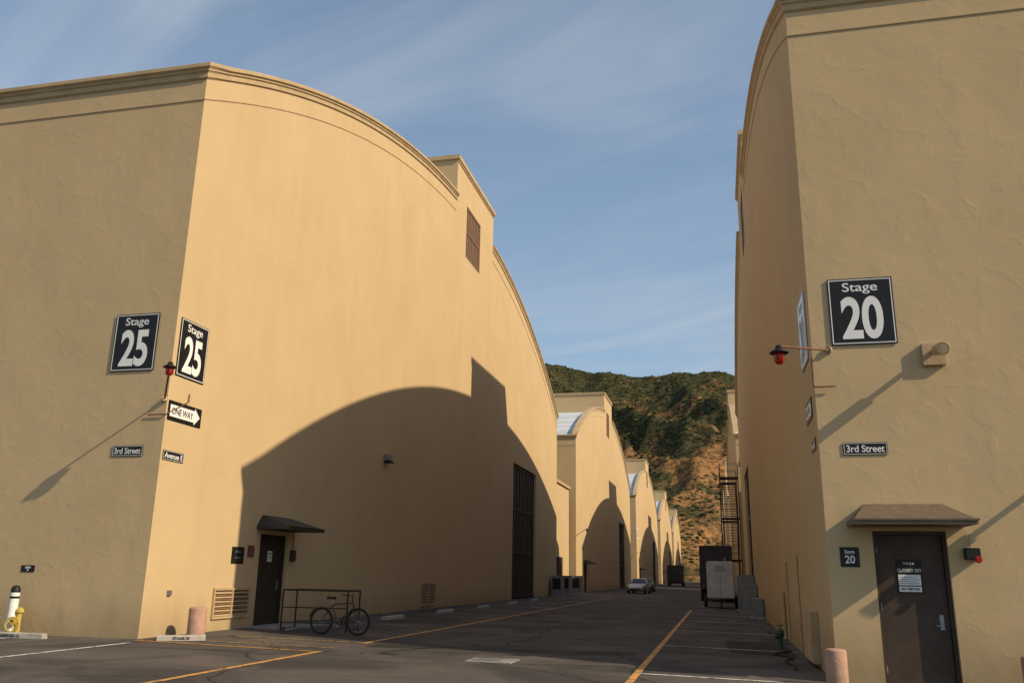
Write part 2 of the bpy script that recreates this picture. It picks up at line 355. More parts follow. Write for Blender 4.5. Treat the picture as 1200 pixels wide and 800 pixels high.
def ped_door(mb, M, u0, u1, h, m, d=-.16, handle_right=True):
    mb.box(u0 + .002, u0 + .06, 0, h - .002, d - .05, d + .07, m, M); mb.box(u1 - .06, u1 - .002, 0, h - .002, d - .05, d + .07, m, M)
    mb.box(u0 + .06, u1 - .06, h - .07, h - .002, d - .05, d + .07, m, M)
    mb.box(u0 + .065, u1 - .065, .02, h - .075, d - .04, d, m, M, .006)
    mb.box(u0 + .002, u1 - .002, -.05, .018, d - .06, -.002, CONC, M)
    uh = u1 - .2 if handle_right else u0 + .2
    mb.box(uh - .035, uh + .035, .96, 1.22, d, d + .012, GALV, M)
    mb.cyl((uh, 1.03, d + .01), (uh, 1.03, d + .06), .012, GALV, M, 8); mb.cyl((uh, 1.03, d + .06), (uh - .11 if handle_right else uh + .11, 1.03, d + .06), .011, GALV, M, 8)
    uk = u0 + .066 if handle_right else u1 - .066
    for z in (.25, h / 2, h - .35): mb.cyl((uk, z - .06, d + .012), (uk, z + .06, d + .012), .014, GALV, M, 8)

def building(xs, y0, zc, side, doors=True, ped=True, front_door=None, depth=62.0):
    """side=+1: street wall faces +X (left row); side=-1: street wall faces -X (right row)."""
    sg = -side; gz = g(xs)
    p = empty("stage_building", (xs + sg * depth / 2, y0 + BL / 2, 0))
    M = FS(xs) if side > 0 else FR(xs)
    def U(r): return (y0 + r) if side > 0 else -(y0 + r)
    def tfu(zoff): return (lambda u: topf((u - y0) if side > 0 else (-u - y0), zc) + zoff)
    rs = [BL * i / 64 for i in range(65)]
    us = [U(r) for r in rs] + [U(MO0), U(MO1)]
    def H(a, b, c, d): a, b = sorted((U(a), U(b))); return (a, b, c, d)
    eleph = H(36.2, 43.4, gz, gz + 8.45); louv = H(24.0, 26.85, zc + 3.65, zc + 6.6)
    holes = [louv]
    if doors: holes.append(eleph)
    pd = H(4.95, 6.6, 0, 2.5)
    if ped: holes.append(pd)
    mb = MB(); wall(mb, M, us, tfu(-.1), holes, STUCCO)
    Mf = FF(y0); xa, xb = sorted((xs, xs + sg * depth))
    fh = [front_door] if front_door else []
    wall(mb, Mf, [xa + (xb - xa) * i / 6 for i in range(7)], lambda u: zc - .1, fh, STUCCO)
    yb = y0 + BL
    mb.add([(xa, yb, -.5), (xb, yb, -.5), (xb, yb, zc - .1), (xa, yb, zc - .1)], [(3, 2, 1, 0)], STUCCO)
    xf = xs + sg * depth
    for a, b in zip(rs[:-1], rs[1:]):
        mb.add([(xf, y0 + a, -.5), (xf, y0 + b, -.5), (xf, y0 + b, zc - .1 + arch(b)), (xf, y0 + a, zc - .1 + arch(a))], [(0, 1, 2, 3)], STUCCO)
    for r in (MO0, MO1):
        mb.add([(xs, y0 + r, zc + 5), (xf, y0 + r, zc + 5), (xf, y0 + r, zc + MOH - .1), (xs, y0 + r, zc + MOH - .1)], [(0, 1, 2, 3)], STUCCO)
    mb.add([(xf, y0 + MO0, zc), (xf, y0 + MO1, zc), (xf, y0 + MO1, zc + MOH - .1), (xf, y0 + MO0, zc + MOH - .1)], [(0, 1, 2, 3)], STUCCO)
    mb.obj("walls", p, fixn=False)
    mb = MB(); x2 = xs + sg * .4
    for a, b in zip(rs[:-1], rs[1:]):
        mb.add([(x2, y0 + a, zc - .55 + arch(a)), (xf, y0 + a, zc - .55 + arch(a)), (xf, y0 + b, zc - .55 + arch(b)), (x2, y0 + b, zc - .55 + arch(b))], [(0, 1, 2, 3)], ROOF)
    mb.add([(x2, y0 + MO0, zc + MOH - .3), (xf, y0 + MO0, zc + MOH - .3), (xf, y0 + MO1, zc + MOH - .3), (x2, y0 + MO1, zc + MOH - .3)], [(0, 1, 2, 3)], ROOF)
    mb.obj("roof", p)
    mb = MB(); tf = tfu(-.1)
    A = sorted([U(r) for r in rs if r < MO0 - .3] + [U(MO0 - .003)]); B = sorted([U(r) for r in rs if r > MO1 + .3] + [U(MO1 + .003)])
    C = sorted([U(MO0 - .0), U(MO1 + .0)])
    for pr in (COP, LEDGE):
        if side > 0:
            sweep(mb, M, A, tf, pr, TRIM, -1, 0); sweep(mb, M, B, tf, pr, TRIM); sweep(mb, Mf, [xa, xb], lambda u: zc - .1, pr, TRIM, 0, 1)
        else:
            sweep(mb, M, A, tf, pr, TRIM, 0, 1); sweep(mb, M, B, tf, pr, TRIM); sweep(mb, Mf, [xa, xb], lambda u: zc - .1, pr, TRIM, -1, 0)
    MC = [(-.40, .02), (-.40, .12), (.12, .12), (.12, -.10), (.05, -.16), (.05, -.22), (.004, -.24), (.004, .02)]
    sweep(mb, M, C, lambda u: zc + MOH - .1, MC, TRIM)
    for r, o in ((MO0, -1), (MO1, 1)):
        yy0, yy1 = sorted((y0 + r + o * .12, y0 + r - o * .3)); xx0, xx1 = sorted((xs - sg * .118, xf))
        mb.box(xx0, xx1, yy0, yy1, zc + MOH - .2, zc + MOH + .026, TRIM)
    mb.obj("coping", p)
    mb = MB(); a, b, c, d = louv
    mb.box(a, b, c, d, -.26, -.22, BLACK, M)
    for i in range(9):
        u = a + (b - a) * (i + .5) / 9; mb.box(u - .11, u + .11, c + .06, d - .06, -.12, -.05, LOUV, M)
    for (q0, q1, q2, q3) in ((a, b, c, c + .1), (a, b, d - .1, d), (a, a + .1, c + .1, d - .1), (b - .1, b, c + .1, d - .1), (a + .1, b - .1, (c + d) / 2 - .05, (c + d) / 2 + .05)):
        mb.box(q0 + .002, q1 - .002, q2 + .002, q3 - .002, -.2, -.02, LOUV, M)
    mb.obj("louver", p)
    if doors:
        mb = MB(); a, b, c, d = eleph
        mb.box(a, b, c + .03, d, -.3, -.2, DARKDOOR, M)
        for i in range(9):
            u = a + (b - a) * i / 8; u = min(max(u, a + .06), b - .06); mb.box(u - .05, u + .05, c + .03, d - .003, -.2, -.15, DARKDOOR, M)
        for z in (c + .2, c + 2.9, c + 5.6, d - .12): mb.box(a + .002, b - .002, z - .08, z + .08, -.2, -.135, DARKDOOR, M)
        mb.obj("elephant_door", p)
    if ped:
        mb = MB(); ped_door(mb, M, pd[0], pd[1], 2.5, DARKDOOR); mb.obj("door", p)
        mb = MB(); awning(mb, M, pd[0] - .28, pd[1] + .3, 2.62, 3.02, 1.0, AWND); mb.obj("awning", p)
    if front_door:
        Md = Mf @ Matrix.Translation((0, front_door[2], 0))
        mb = MB(); ped_door(mb, Md, front_door[0], front_door[1], front_door[3] - front_door[2], DOORMAT); mb.obj("door", p)
        mb = MB(); awning(mb, Mf, 2.0 * K, 3.68 * K, kz(2.31), kz(2.66), .96, AWN, .33); mb.obj("awning", p)
    return p
for i in range(5):
    building(XL, YL + i * 61.8, 14.3, 1)
building(XR, YR, kz(12.0), -1, True, False, (2.36 * K, 3.42 * K, GD, kz(2.25)))
for i in range(1, 5):
    building(XR, YR + i * 61.8, 14.1, -1, True, False)

# annexes between the stages
mb = MB(); mb.box(-22, -13.0, 70.2, 78.3, -.1, 9.1, STUCCO); mb.box(-22.1, -12.85, 70.1, 78.4, 9.1, 9.35, TRIM)
mb.box(-13.05, -12.9, 72, 74.5, 0, 3, DARKDOOR); mb.obj("annex_building")
mb = MB(); mb.box(2.3, 9, 70.2, 78.3, -.5, 11.0, STUCCO); mb.box(2.15, 9.1, 70.1, 78.4, 11.0, 11.3, TRIM)
mb.box(2.2, 2.35, 73, 74.2, -.3, 2.0, DARKDOOR); mb.obj("annex_building")

# ------------------------------------------------------------------ signs
def stage_sign(M, u0, z0, wd, ht, num, n=.03, A_=None, B_=None):
    A_ = A_ or SIGNBLK; B_ = B_ or SIGNWHITE
    mb = MB()
    mb.box(u0, u0 + wd, z0, z0 + ht, .012, n, A_, M, .004)
    b = .018; i = .025
    for q in ((u0 + i, u0 + wd - i, z0 + i, z0 + i + b), (u0 + i, u0 + wd - i, z0 + ht - i - b, z0 + ht - i), (u0 + i, u0 + i + b, z0 + i + b, z0 + ht - i - b), (u0 + wd - i - b, u0 + wd - i, z0 + i + b, z0 + ht - i - b)):
        mb.box(*q, n, n + .002, B_, M)
    for uu in (.15, .85):
        for zz in (.12, .88): mb.cyl((u0 + wd * uu, z0 + ht * zz, 0), (u0 + wd * uu, z0 + ht * zz, .014), .02, GALV, M, 8)
    glyphs(mb, "Stage", M, u0 + wd / 2, z0 + ht * .845, wd * .54, ht * .175, B_, .006, n)
    glyphs(mb, num, M, u0 + wd / 2, z0 + ht * .40, wd * .64, ht * .64, B_, .028, n)
    return mb.obj("stage_sign")
ML, MLF, MRF, MRS = FS(XL), FF(YL), FF(YR), FR(XR)
stage_sign(MLF, -14.17, 6.08, 1.2, 1.44, "25")
stage_sign(ML, 17.66, 6.0, 1.18, 1.44, "25")
stage_sign(MRF, 2.0 * K, kz(5.24), 1.02 * K, 1.15 * K, "20")
SKY_SHEEN = mat("sign_painted_sky_sheen", (.66, .68, .70), .25, .05, 3, spec=.5)  # grazing sky reflection on the side sign, put into its pale base colour
stage_sign(MRS, -16.1 * K, kz(5.15), 1.3, 1.5, "20", .035, SKY_SHEEN, GREY)
def street_sign(M, u0, z0, wd, ht, body):
    mb = MB(); mb.box(u0, u0 + wd, z0, z0 + ht, .008, .02, SIGNBLK, M, .003); b = .008; i = .014
    for q in ((u0 + i, u0 + wd - i, z0 + i, z0 + i + b), (u0 + i, u0 + wd - i, z0 + ht - i - b, z0 + ht - i), (u0 + i, u0 + i + b, z0 + i + b, z0 + ht - i - b), (u0 + wd - i - b, u0 + wd - i, z0 + i + b, z0 + ht - i - b)):
        mb.box(*q, .02, .022, SIGNWHITE, M)
    mb.cyl((u0 + .1, z0 + ht / 2, 0), (u0 + .1, z0 + ht / 2, .01), .015, GALV, M, 8); mb.cyl((u0 + wd - .1, z0 + ht / 2, 0), (u0 + wd - .1, z0 + ht / 2, .01), .015, GALV, M, 8)
    glyphs(mb, body, M, u0 + wd / 2, z0 + ht / 2, wd * .86, ht * .56, SIGNWHITE, .012, .02)
    return mb.obj("street_sign")
street_sign(MLF, -13.79, 4.03, .82, .25, "3rd Street")
street_sign(ML, 17.57, 3.96, .82, .23, "Avenue E")
street_sign(MRF, 2.04 * K, kz(3.43), .80, .24, "3rd Street")
street_sign(MRS, -15.6 * K, kz(3.6), .82, .24, "Avenue E")
def one_way(M, u0, z0, wd, ht):
    mb = MB(); mb.box(u0, u0 + wd, z0, z0 + ht, .01, .02, SIGNBLK, M, .003)
    a = z0 + ht * .2; c = z0 + ht * .8; mid = z0 + ht / 2; l = u0 + wd * .05; r = u0 + wd * .95; h = u0 + wd * .78
    mb.add([(l, a, .022), (h, a, .022), (h, z0 + ht * .06, .022), (r, mid, .022), (h, z0 + ht * .94, .022), (h, c, .022), (l, c, .022)], [(0, 1, 2, 3, 4, 5, 6)], SIGNWHITE, M)
    glyphs(mb, "ONE WAY", M, u0 + wd * .42, mid, wd * .64, ht * .34, SIGNBLK, .015, .0215)
    return mb.obj("one_way_sign")
one_way(ML, 17.56, 4.9, 1.36, .47)
one_way(MRS, -16.0 * K, kz(4.15), 1.1, .45)
def plaque(M, u0, z0, wd, ht, lines, m=SIGNBLK, tm=SIGNWHITE, name="plaque", n0=0.0):
    mb = MB(); mb.box(u0, u0 + wd, z0, z0 + ht, n0, n0 + .012, m, M, .003)
    for (s, zf, hf) in lines: text(mb, s, M, u0 + wd / 2, z0 + ht * zf, ht * hf, tm, .9, .015, n=n0 + .012)
    return mb.obj(name)
plaque(MLF, -15.8, 1.38, .36, .15, [("STAGE", .66, .38), ("25", .3, .38)])
plaque(ML, 21.0, 1.66, .62, .44, [("STAGE 25", .7, .18), ("ENTRANCE", .35, .14)], m=BLACK, tm=GREY)
plaque(ML, 21.8, 1.84, .34, .32, [("NO", .7, .22), ("ENTRY", .35, .2)], m=mat("plaque_red", (.16, .05, .04), .5), tm=GREY)
plaque(MRF, 1.86 * K, kz(1.70), .34, .36, [("Stage", .76, .26), ("20", .36, .56)])
d = -.16
plaque(MRF, 2.68 * K, kz(1.33), .44, .60, [("THIS IS A", .87, .09), ("CLOSED SET", .66, .14)], m=BLACK, tm=WHITE, name="notice_sign", n0=d)
mb = MB(); a0 = 2.70 * K; a1 = a0 + .385; b0 = kz(1.35)
mb.box(a0, a1, b0 + .11, b0 + .30, d + .0125, d + .015, WHITE, MRF); mb.box(a0, a1, b0 - .005, b0 + .09, d + .0125, d + .015, WHITE, MRF)
for k in range(4): mb.box(a0 + .02, a1 - .03 - .05 * (k % 2), b0 + .14 + .036 * k, b0 + .147 + .036 * k, d + .015, d + .016, BLACK, MRF)
text(mb, "NO VISITORS", MRF, (a0 + a1) / 2, b0 + .042, .058, BLACK, .9, .02, n=d + .015); mb.obj("notice_paper")
plaque(ML, 23.2, 1.75, .26, .3, [("NOTICE", .75, .18), ("SET", .4, .2)], m=WHITE, tm=BLACK, name="notice_sign", n0=d)
mb = MB(); mb.box(24.25, 24.5, 1.78, 2.1, 0, .09, DARKDOOR, ML, .01); mb.cyl((24.37, 2.1, .04), (24.37, 2.6, .04), .012, DARKDOOR, ML); mb.obj("switch_box")
mb = MB(); mb.box(18.36, 18.5, .9, 1.02, 0, .05, GALV, ML, .006); mb.obj("outlet_box")

# ------------------------------------------------------------------ vents
def vent(M, u0, u1, z0, z1):
    mb = MB(); mb.box(u0, u1, z0, z1, .002, .012, LOUV, M); t = .06
    for q in ((u0, u1, z0, z0 + t), (u0, u1, z1 - t, z1), (u0, u0 + t, z0 + t, z1 - t), (u1 - t, u1, z0 + t, z1 - t), ((u0 + u1) / 2 - t / 2, (u0 + u1) / 2 + t / 2, z0 + t, z1 - t)):
        mb.box(*q, .012, .05, TRIM, M)
    k = int((z1 - z0 - 2 * t) / .055)
    for i in range(k):
        z = z0 + t + .055 * i + .01
        mb.add([(u0 + t, z, .04), (u1 - t, z, .04), (u1 - t, z + .034, .014), (u0 + t, z + .034, .014)], [(0, 1, 2, 3)], LOUV if i % 2 else TRIM, M)
    mb.obj("vent_grille")
vent(ML, 20.3, 22.08, .29, 1.05); vent(ML, 36.4, 38.4, .14, 1.1)

# ------------------------------------------------------------------ lamps
def warning_light(root, tip, extra=None, s=1.0):
    mb = MB(); r = Vector(root); t = Vector(tip)
    mb.cyl(r, t, .022 * s, RUST); dd = (t - r).normalized()
    mb.cyl(r - dd * .01, r + dd * .05, .07, TRIM)
    mb.lathe((t.x, t.y, t.z - .12 * s), [(.0, .13 * s), (.05 * s, .13 * s), (.06 * s, .08 * s), (.15 * s, .02 * s), (.155 * s, 0), (.14 * s, 0), (.05 * s, .05 * s)], BLACK)
    mb.lathe((t.x, t.y, t.z - .30 * s), [(.0, -.0), (.045 * s, .0), (.075 * s, .04 * s), (.08 * s, .17 * s), (.07 * s, .2 * s)], RED)
    for k in range(6):
        a = k * math.pi / 3; mb.cyl((t.x + .088 * s * math.cos(a), t.y + .088 * s * math.sin(a), t.z - .28 * s), (t.x + .088 * s * math.cos(a), t.y + .088 * s * math.sin(a), t.z - .1 * s), .005, BLACK, None, 5)
    if extra: mb.path(extra, .014, RUST)
    mb.obj("warning_light")
warning_light((-12.56, 17.48, 5.35), (-11.86, 16.56, 6.0), [(-12.95, 17.46, 5.0), (-12.47, 17.46, 5.0), (-12.46, 18.3, 5.45), (-12.46, 18.3, 5.65)])
KL = lambda x, y, z: (x * K, y * K, kz(z))
warning_light(KL(1.95, 14.55, 5.17), KL(1.03, 12.95, 4.86), [KL(1.66, 14.50, 5.05), KL(1.66, 14.50, 4.55), KL(2.0, 14.50, 4.55)], 1.1)
warning_light((-12.5, 79.1, 5.0), (-11.3, 78.0, 5.6)); warning_light((-12.5, 140.9, 5.0), (-11.3, 139.6, 5.6))

def wall_light(M, u, z, L_=.8, tilt=.28, s=1.0):
    mb = MB(); mb.box(u - .22 * s, u + .2 * s, z - .22 * s, z + .22 * s, 0, .10, TRIM, M, .012)
    a = Vector((u, z + .06, .1)); b = Vector((u - .02, z - tilt * .25, L_)); dd = (b - a).normalized()
    mb.cyl(a, b, .05, TRIM, M); mb.cone(b - dd * .48, b, .10 * s, .115 * s, TRIM, M, 20); mb.cyl(b, b + dd * .012, .095, TRIM, M, 20)
    mb.torus(b, dd, .115 * s, .012, TRIM, M, 24, 6)
    mb.obj("wall_light")
wall_light(MRF, 3.53 * K, kz(5.02)); wall_light(MRF, 6.35, 3.55, .95)
mb = MB(); mb.box(31.35, 31.75, 5.7, 5.95, 0, .22, GREY, ML, .02); mb.box(31.4, 31.7, 5.62, 5.7, .04, .3, BLACK, ML, .01); mb.obj("wall_light")
MQ = MRF @ Matrix.Translation((0, 1.5 - 1.5 * K, 0)) @ Matrix.Diagonal((K, K, K, 1))
mb = MB(); mb.box(3.63, 3.84, 1.83, 2.0, 0, .12, BLACK, MQ, .01); mb.box(3.74, 3.84, 1.78, 1.88, .12, .17, RED, MQ, .02); mb.cyl((3.73, 2.0, .04), (3.73, 2.2, .04), .01, TRIM, MQ); mb.obj("emergency_light")
mb = MB(); x = XR - .025
mb.path([(x, 24.0, -.3), (x, 24.0, 2.1)], .02, TRIM); mb.path([(x, 27.8, -.3), (x, 27.8, 2.0)], .035, TRIM); mb.path([(x - .03, 29.4, -.3), (x - .03, 29.4, 1.1)], .05, TRIM)
mb.obj("conduit_pipe")
mb = MB(); mb.box(-21.9, -20.0, -.2, .85, 0, .16, TRIM, MRS, .01); mb.obj("utility_box")

# ------------------------------------------------------------------ bollards etc.
def bollard(x, y, r, h, m, name="bollard"):
    mb = MB(); mb.lathe((x, y, g(x)), [(r, 0), (r, h - .05), (r * .92, h - .015), (r * .7, h), (0, h)], m, None, 24); mb.obj(name)
bollard(-11.72, 18.5, .20, .68, PINK); bollard(1.95, 16.9, .19, .63, PINK); bollard(5.13, 17.0, .19, .61, PINK)
mb = MB(); x, y = -15.5, 17.1
mb.lathe((x, y, 0), [(.10, 0), (.10, .80)], WHITE); mb.lathe((x, y, .80), [(.101, 0), (.101, .05)], BLACK); mb.lathe((x, y, .85), [(.10, 0), (.10, .08)], WHITE); mb.lathe((x, y, .93), [(.101, 0), (.101, .08), (.07, .14), (0, .16)], BLACK)
mb.obj("bollard")
mb = MB(); x, y = -15.35, 17.15
mb.cyl((x, y, 0), (x, y, .5), .06, YEL); mb.lathe((x, y, .5), [(.09, 0), (.09, .05), (.05, .1), (0, .12)], YEL)
mb.cyl((x, y, .32), (x + .02, y - .22, .32), .055, YEL); mb.torus((x + .1, y - .28, .26), (.25, -1, 0.1), .15, .022, YEL)
for k in range(5):
    a = k * 2 * math.pi / 5; mb.cyl((x + .1, y - .28, .26), (x + .1 + .15 * math.cos(a), y - .28 + .03 * math.cos(a), .26 + .15 * math.sin(a)), .012, YEL, None, 6)
mb.cyl((x, y, .3), (x + .1, y - .3, .26), .02, YEL); mb.lathe((x, y, 0), [(.13, 0), (.13, .03), (0, .03)], YEL); mb.obj("fire_standpipe")
def wheel_stop(x, y, ang=0, ln=1.6, label=None, m=WHITE):
    mb = MB(); T = Matrix.Translation((x, y, g(x) + .008)) @ Matrix.Rotation(ang, 4, 'Z')
    pr = [(-.09, 0), (-.075, .09), (-.05, .115), (.05, .115), (.075, .09), (.09, 0)]
    T2 = T @ Matrix.Rotation(-math.pi / 2, 4, 'Z')
    mb.prism(pr, -ln / 2, ln / 2, m, T2)
    if label:
        Mt = T @ frame((0, -.0875, .0), (1, 0, 0), (0, 0, 1)); text(mb, label, Mt, 0, .05, .075, BLACK, 1.1, .015, n=.004)
    mb.obj("wheel_stop")
wheel_stop(-14.95, 16.62, 0, 1.6, "RESERVED 12", CONC); wheel_stop(-11.55, 17.7, .55, 1.0, "STAGE 25", CONC)
for i, yy in enumerate((29, 35, 41, 47, 53)): wheel_stop(-10.9, yy, math.pi / 2 + random.uniform(-.05, .05), 1.7, None, CONC)
mb = MB(); x, y = 1.55, 25.2; z0 = g(x)
mb.cyl((x, y, z0), (x, y, z0 + .45), .05, GREEN); mb.lathe((x, y, z0 + .3), [(.05, 0), (.1, .04), (.1, .14), (.05, .2), (0, .22)], GREEN); mb.cyl((x, y, z0 + .3), (x - .15, y - .1, z0 + .3), .045, GREEN); mb.torus((x, y, z0 + .6), (0, 0, 1), .08, .012, GREEN); mb.cyl((x, y, z0 + .5), (x, y, z0 + .6), .012, GREEN); mb.obj("water_valve")
mb = MB(); pts = [(1.45 + .3 * math.sin(k * .7) * (k / 22), 19.4 + k * .23, g(1.5) + .035) for k in range(22)]; mb.path(pts, .018, RUBBER); mb.obj("garden_hose")

# ------------------------------------------------------------------ bike rack + bicycle
mb = MB(); r = .022
x0, x1, ya, yb_ = -11.3, -9.45, 21.75, 22.55; z0 = g(-10.4)
TT = Matrix.Translation((0, 0, z0 + .02))
for yy in (ya, yb_):
    mb.path([(x0, yy, 0), (x0, yy, 1.04), (x1, yy, 1.04), (x1, yy, 0)], r, BLACK, TT)
    mb.cyl((x0, yy, .22), (x1, yy, .22), .016, BLACK, TT)
for xx in (x0, x1): mb.cyl((xx, ya, 1.04), (xx, yb_, 1.04), r, BLACK, TT); mb.cyl((xx, ya, .06), (xx, yb_, .06), r, BLACK, TT)
mb.cyl((x0, ya, .6), (x1, ya, .6), .014, BLACK, TT); mb.cyl((x0, (ya + yb_) / 2, 1.04), (x1, (ya + yb_) / 2, 1.04), .014, BLACK, TT)
mb.obj("bike_rack")
def bicycle(x, y, ang, m):
    mb = MB(); T = Matrix.Translation((x, y, g(x) + .01)) @ Matrix.Rotation(ang, 4, 'Z')
    R = .33
    for wx in (-.52, .54):
        mb.torus((wx, 0, R + .01), (0, 1, 0), R - .02, .026, RUBBER, T, 36, 8); mb.torus((wx, 0, R + .01), (0, 1, 0), R - .05, .010, STEEL, T, 36, 6)
        mb.cyl((wx, -.05, R + .01), (wx, .05, R + .01), .022, GALV, T)
        for k in range(16):
            a = k * math.pi / 8; mb.cyl((wx, .02 * (-1) ** k, R + .01), (wx + (R - .05) * math.cos(a), 0, R + .01 + (R - .05) * math.sin(a)), .0025, GALV, T, 4)
    bb = (-.08, 0, .29); st = (-.22, 0, .74); hd = (.36, 0, .80); hl = (.40, 0, .66); ra = (-.52, 0, .34); fa = (.54, 0, .34)
    for a, b, rr in ((bb, st, .018), (bb, hl, .02), (st, hd, .017), (hd, hl, .022)): mb.cyl(a, b, rr, m, T)
    for s_ in (-.05, .05):
        mb.cyl(bb, (ra[0], s_, ra[2]), .010, m, T); mb.cyl(st, (ra[0], s_, ra[2]), .009, m, T); mb.cyl((.41, s_, .62), (fa[0], s_, fa[2]), .013, m, T)
    mb.cyl((.41, -.05, .62), (.41, .05, .62), .016, m, T); mb.cyl(st, (-.25, 0, .88), .013, GALV, T)
    mb.box(-.40, -.13, -.07, .07, .87, .93, BLACK, T, .025)
    mb.cyl(hd, (.33, 0, .95), .014, BLACK, T); mb.path([(.20, -.30, .99), (.33, -.08, .97), (.33, .08, .97), (.20, .30, .99)], .012, BLACK, T)
    mb.torus(bb, (0, 1, 0), .09, .008, GALV, T); mb.cyl((bb[0], -.04, bb[2]), (bb[0] + .12, -.06, bb[2] - .12), .009, GALV, T); mb.cyl((bb[0], .04, bb[2]), (bb[0] - .12, .06, bb[2] + .12), .009, GALV, T)
    mb.box(bb[0] + .07, bb[0] + .17, -.14, -.06, bb[2] - .135, bb[2] - .115, BLACK, T); mb.box(bb[0] - .17, bb[0] - .07, .06, .14, bb[2] + .115, bb[2] + .135, BLACK, T)
    for wx in (-.52, .54):
        for k in range(7):
            a0 = math.radians(40 + 18 * k); a1 = math.radians(58 + 18 * k); q = R + .035
            mb.add([(wx + q * math.cos(a0), -.03, R + q * math.sin(a0)), (wx + q * math.cos(a0), .03, R + q * math.sin(a0)), (wx + q * math.cos(a1), .03, R + q * math.sin(a1)), (wx + q * math.cos(a1), -.03, R + q * math.sin(a1))], [(0, 1, 2, 3)], m, T)
    mb.obj("bicycle")
bicycle(-9.45, 21.3, math.radians(-6), mat("bike_frame", (.04, .03, .03), .3))

# ------------------------------------------------------------------ vehicles
def sedan(x, y, ang, paint):
    mb = MB(); T = Matrix.Translation((x, y, g(x))) @ Matrix.Rotation(ang, 4, 'Z')
    st = [(-2.25, .38, .78, .80, .70, .62), (-2.12, .25, .93, .95, .84, .70), (-1.55, .22, .98, 1.02, .89, .68), (-1.05, .22, .97, 1.36, .90, .60), (-.35, .20, .95, 1.45, .91, .60), (.25, .20, .93, 1.42, .91, .60), (.55, .20, .92, 1.28, .91, .63), (1.05, .21, .90, .96, .90, .72), (1.75, .23, .80, .84, .87, .74), (2.15, .28, .66, .68, .78, .68), (2.28, .38, .56, .57, .66, .55)]
    rows = []
    for (sx, zb, zm, zr, hb, hr) in st:
        rows.append([(sx, -hb * .92, zb), (sx, -hb, (zb + zm) / 2), (sx, -hb * .97, zm), (sx, -hr, zr - .03), (sx, -hr * .8, zr), (sx, hr * .8, zr), (sx, hr, zr - .03), (sx, hb * .97, zm), (sx, hb, (zb + zm) / 2), (sx, hb * .92, zb)])
    n = 10; vs = [v for r_ in rows for v in r_]
    for i in range(len(rows) - 1):
        for j in range(n):
            f = (i * n + j, (i + 1) * n + j, (i + 1) * n + (j + 1) % n, i * n + (j + 1) % n)
            gm = GLASS if (j in (2, 6) and 2 <= i <= 6) or (j in (3, 4, 5) and i in (2, 5, 6)) else paint
            mb.add([vs[k] for k in f], [(0, 1, 2, 3)], gm, T, False)
    mb.add(rows[0], [tuple(range(n))], paint, T); mb.add(rows[-1], [tuple(range(n))[::-1]], paint, T)
    for wx in (-1.4, 1.4):
        for s_ in (-1, 1):
            mb.cyl((wx, s_ * .72, .32), (wx, s_ * .925, .32), .32, RUBBER, T, 24); mb.cyl((wx, s_ * .90, .32), (wx, s_ * .935, .32), .2, GALV, T, 16)
    for s_ in (-1, 1):
        mb.box(2.02, 2.2, s_ * .68 - .12, s_ * .68 + .08 * 1, .56, .68, CHROME, T, .02); mb.box(-2.24, -2.12, s_ * .62 - .16, s_ * .62 + .12, .72, .86, TAILR, T, .02)
        mb.box(.55, .72, s_ * .98 - .08, s_ * .98 + .08, .93, 1.05, paint, T, .03)
    mb.box(2.22, 2.30, -.55, .55, .34, .50, BLACK, T, .02); mb.box(-2.28, -2.2, -.25, .25, .55, .66, WHITE, T)
    mb.obj("parked_car")
sedan(-7.8, 90, math.radians(-95), SILVER); sedan(-8.2, 104, math.radians(-90), BLUEG)
def truck(x, y, ang, boxm, cabm, W=2.5, H=3.4, Lb=6.0):
    mb = MB(); T = Matrix.Translation((x, y, g(x))) @ Matrix.Rotation(ang, 4, 'Z'); h = W / 2
    mb.box(-Lb / 2, Lb / 2, -h, h, .95, H, boxm, T, .04); mb.box(-Lb / 2, Lb / 2 + 2, -h * .6, h * .6, .6, .94, BLACK, T)
    mb.prism([(Lb / 2 + .1, .55), (Lb / 2 + 2.1, .55), (Lb / 2 + 2.1, 1.35), (Lb / 2 + 1.75, 1.5), (Lb / 2 + 1.45, 2.35), (Lb / 2 + .1, 2.4)], -h * .9, h * .9, cabm, T)
    mb.add([(Lb / 2 + 1.76, -h * .8, 1.53), (Lb / 2 + 1.76, h * .8, 1.53), (Lb / 2 + 1.48, h * .75, 2.28), (Lb / 2 + 1.48, -h * .75, 2.28)], [(0, 1, 2, 3)], GLASS, T @ Matrix.Translation((.02, 0, 0)))
    for s_ in (-1, 1):
        mb.box(Lb / 2 + .5, Lb / 2 + 1.35, s_ * h * .9 - .01, s_ * h * .9 + .01, 1.5, 2.15, GLASS, T)
        for wx in (-Lb / 2 + 1.1, Lb / 2 + 1.1): mb.cyl((wx, s_ * (h - .3), .48), (wx, s_ * (h - .02), .48), .48, RUBBER, T, 24); mb.cyl((wx, s_ * (h - .05), .48), (wx, s_ * (h), .48), .24, GALV, T, 16)
        mb.box(-Lb / 2 - .05, -Lb / 2, s_ * h * .8 - .12, s_ * h * .8 + .12, .95, 1.15, TAILR, T); mb.box(Lb / 2 + 2.1, Lb / 2 + 2.15, s_ * h * .65 - .15, s_ * h * .65 + .15, .85, 1.05, CHROME, T)
    for s_ in (-1, 1): mb.box(-Lb / 2 - .02, -Lb / 2, s_ * h * .96 - .03, s_ * h * .96 + .03, 1.0, H - .1, STEEL, T)
    mb.box(-Lb / 2 - .02, -Lb / 2, -h * .93, h * .93, H - .16, H - .1, STEEL, T)
    mb.box(-Lb / 2 - .02, -Lb / 2, -.02, .02, 1.0, H - .2, STEEL, T); mb.box(-Lb / 2 - .2, -Lb / 2, -h * .85, h * .85, .5, .62, BLACK, T)
    mb.obj("box_truck")
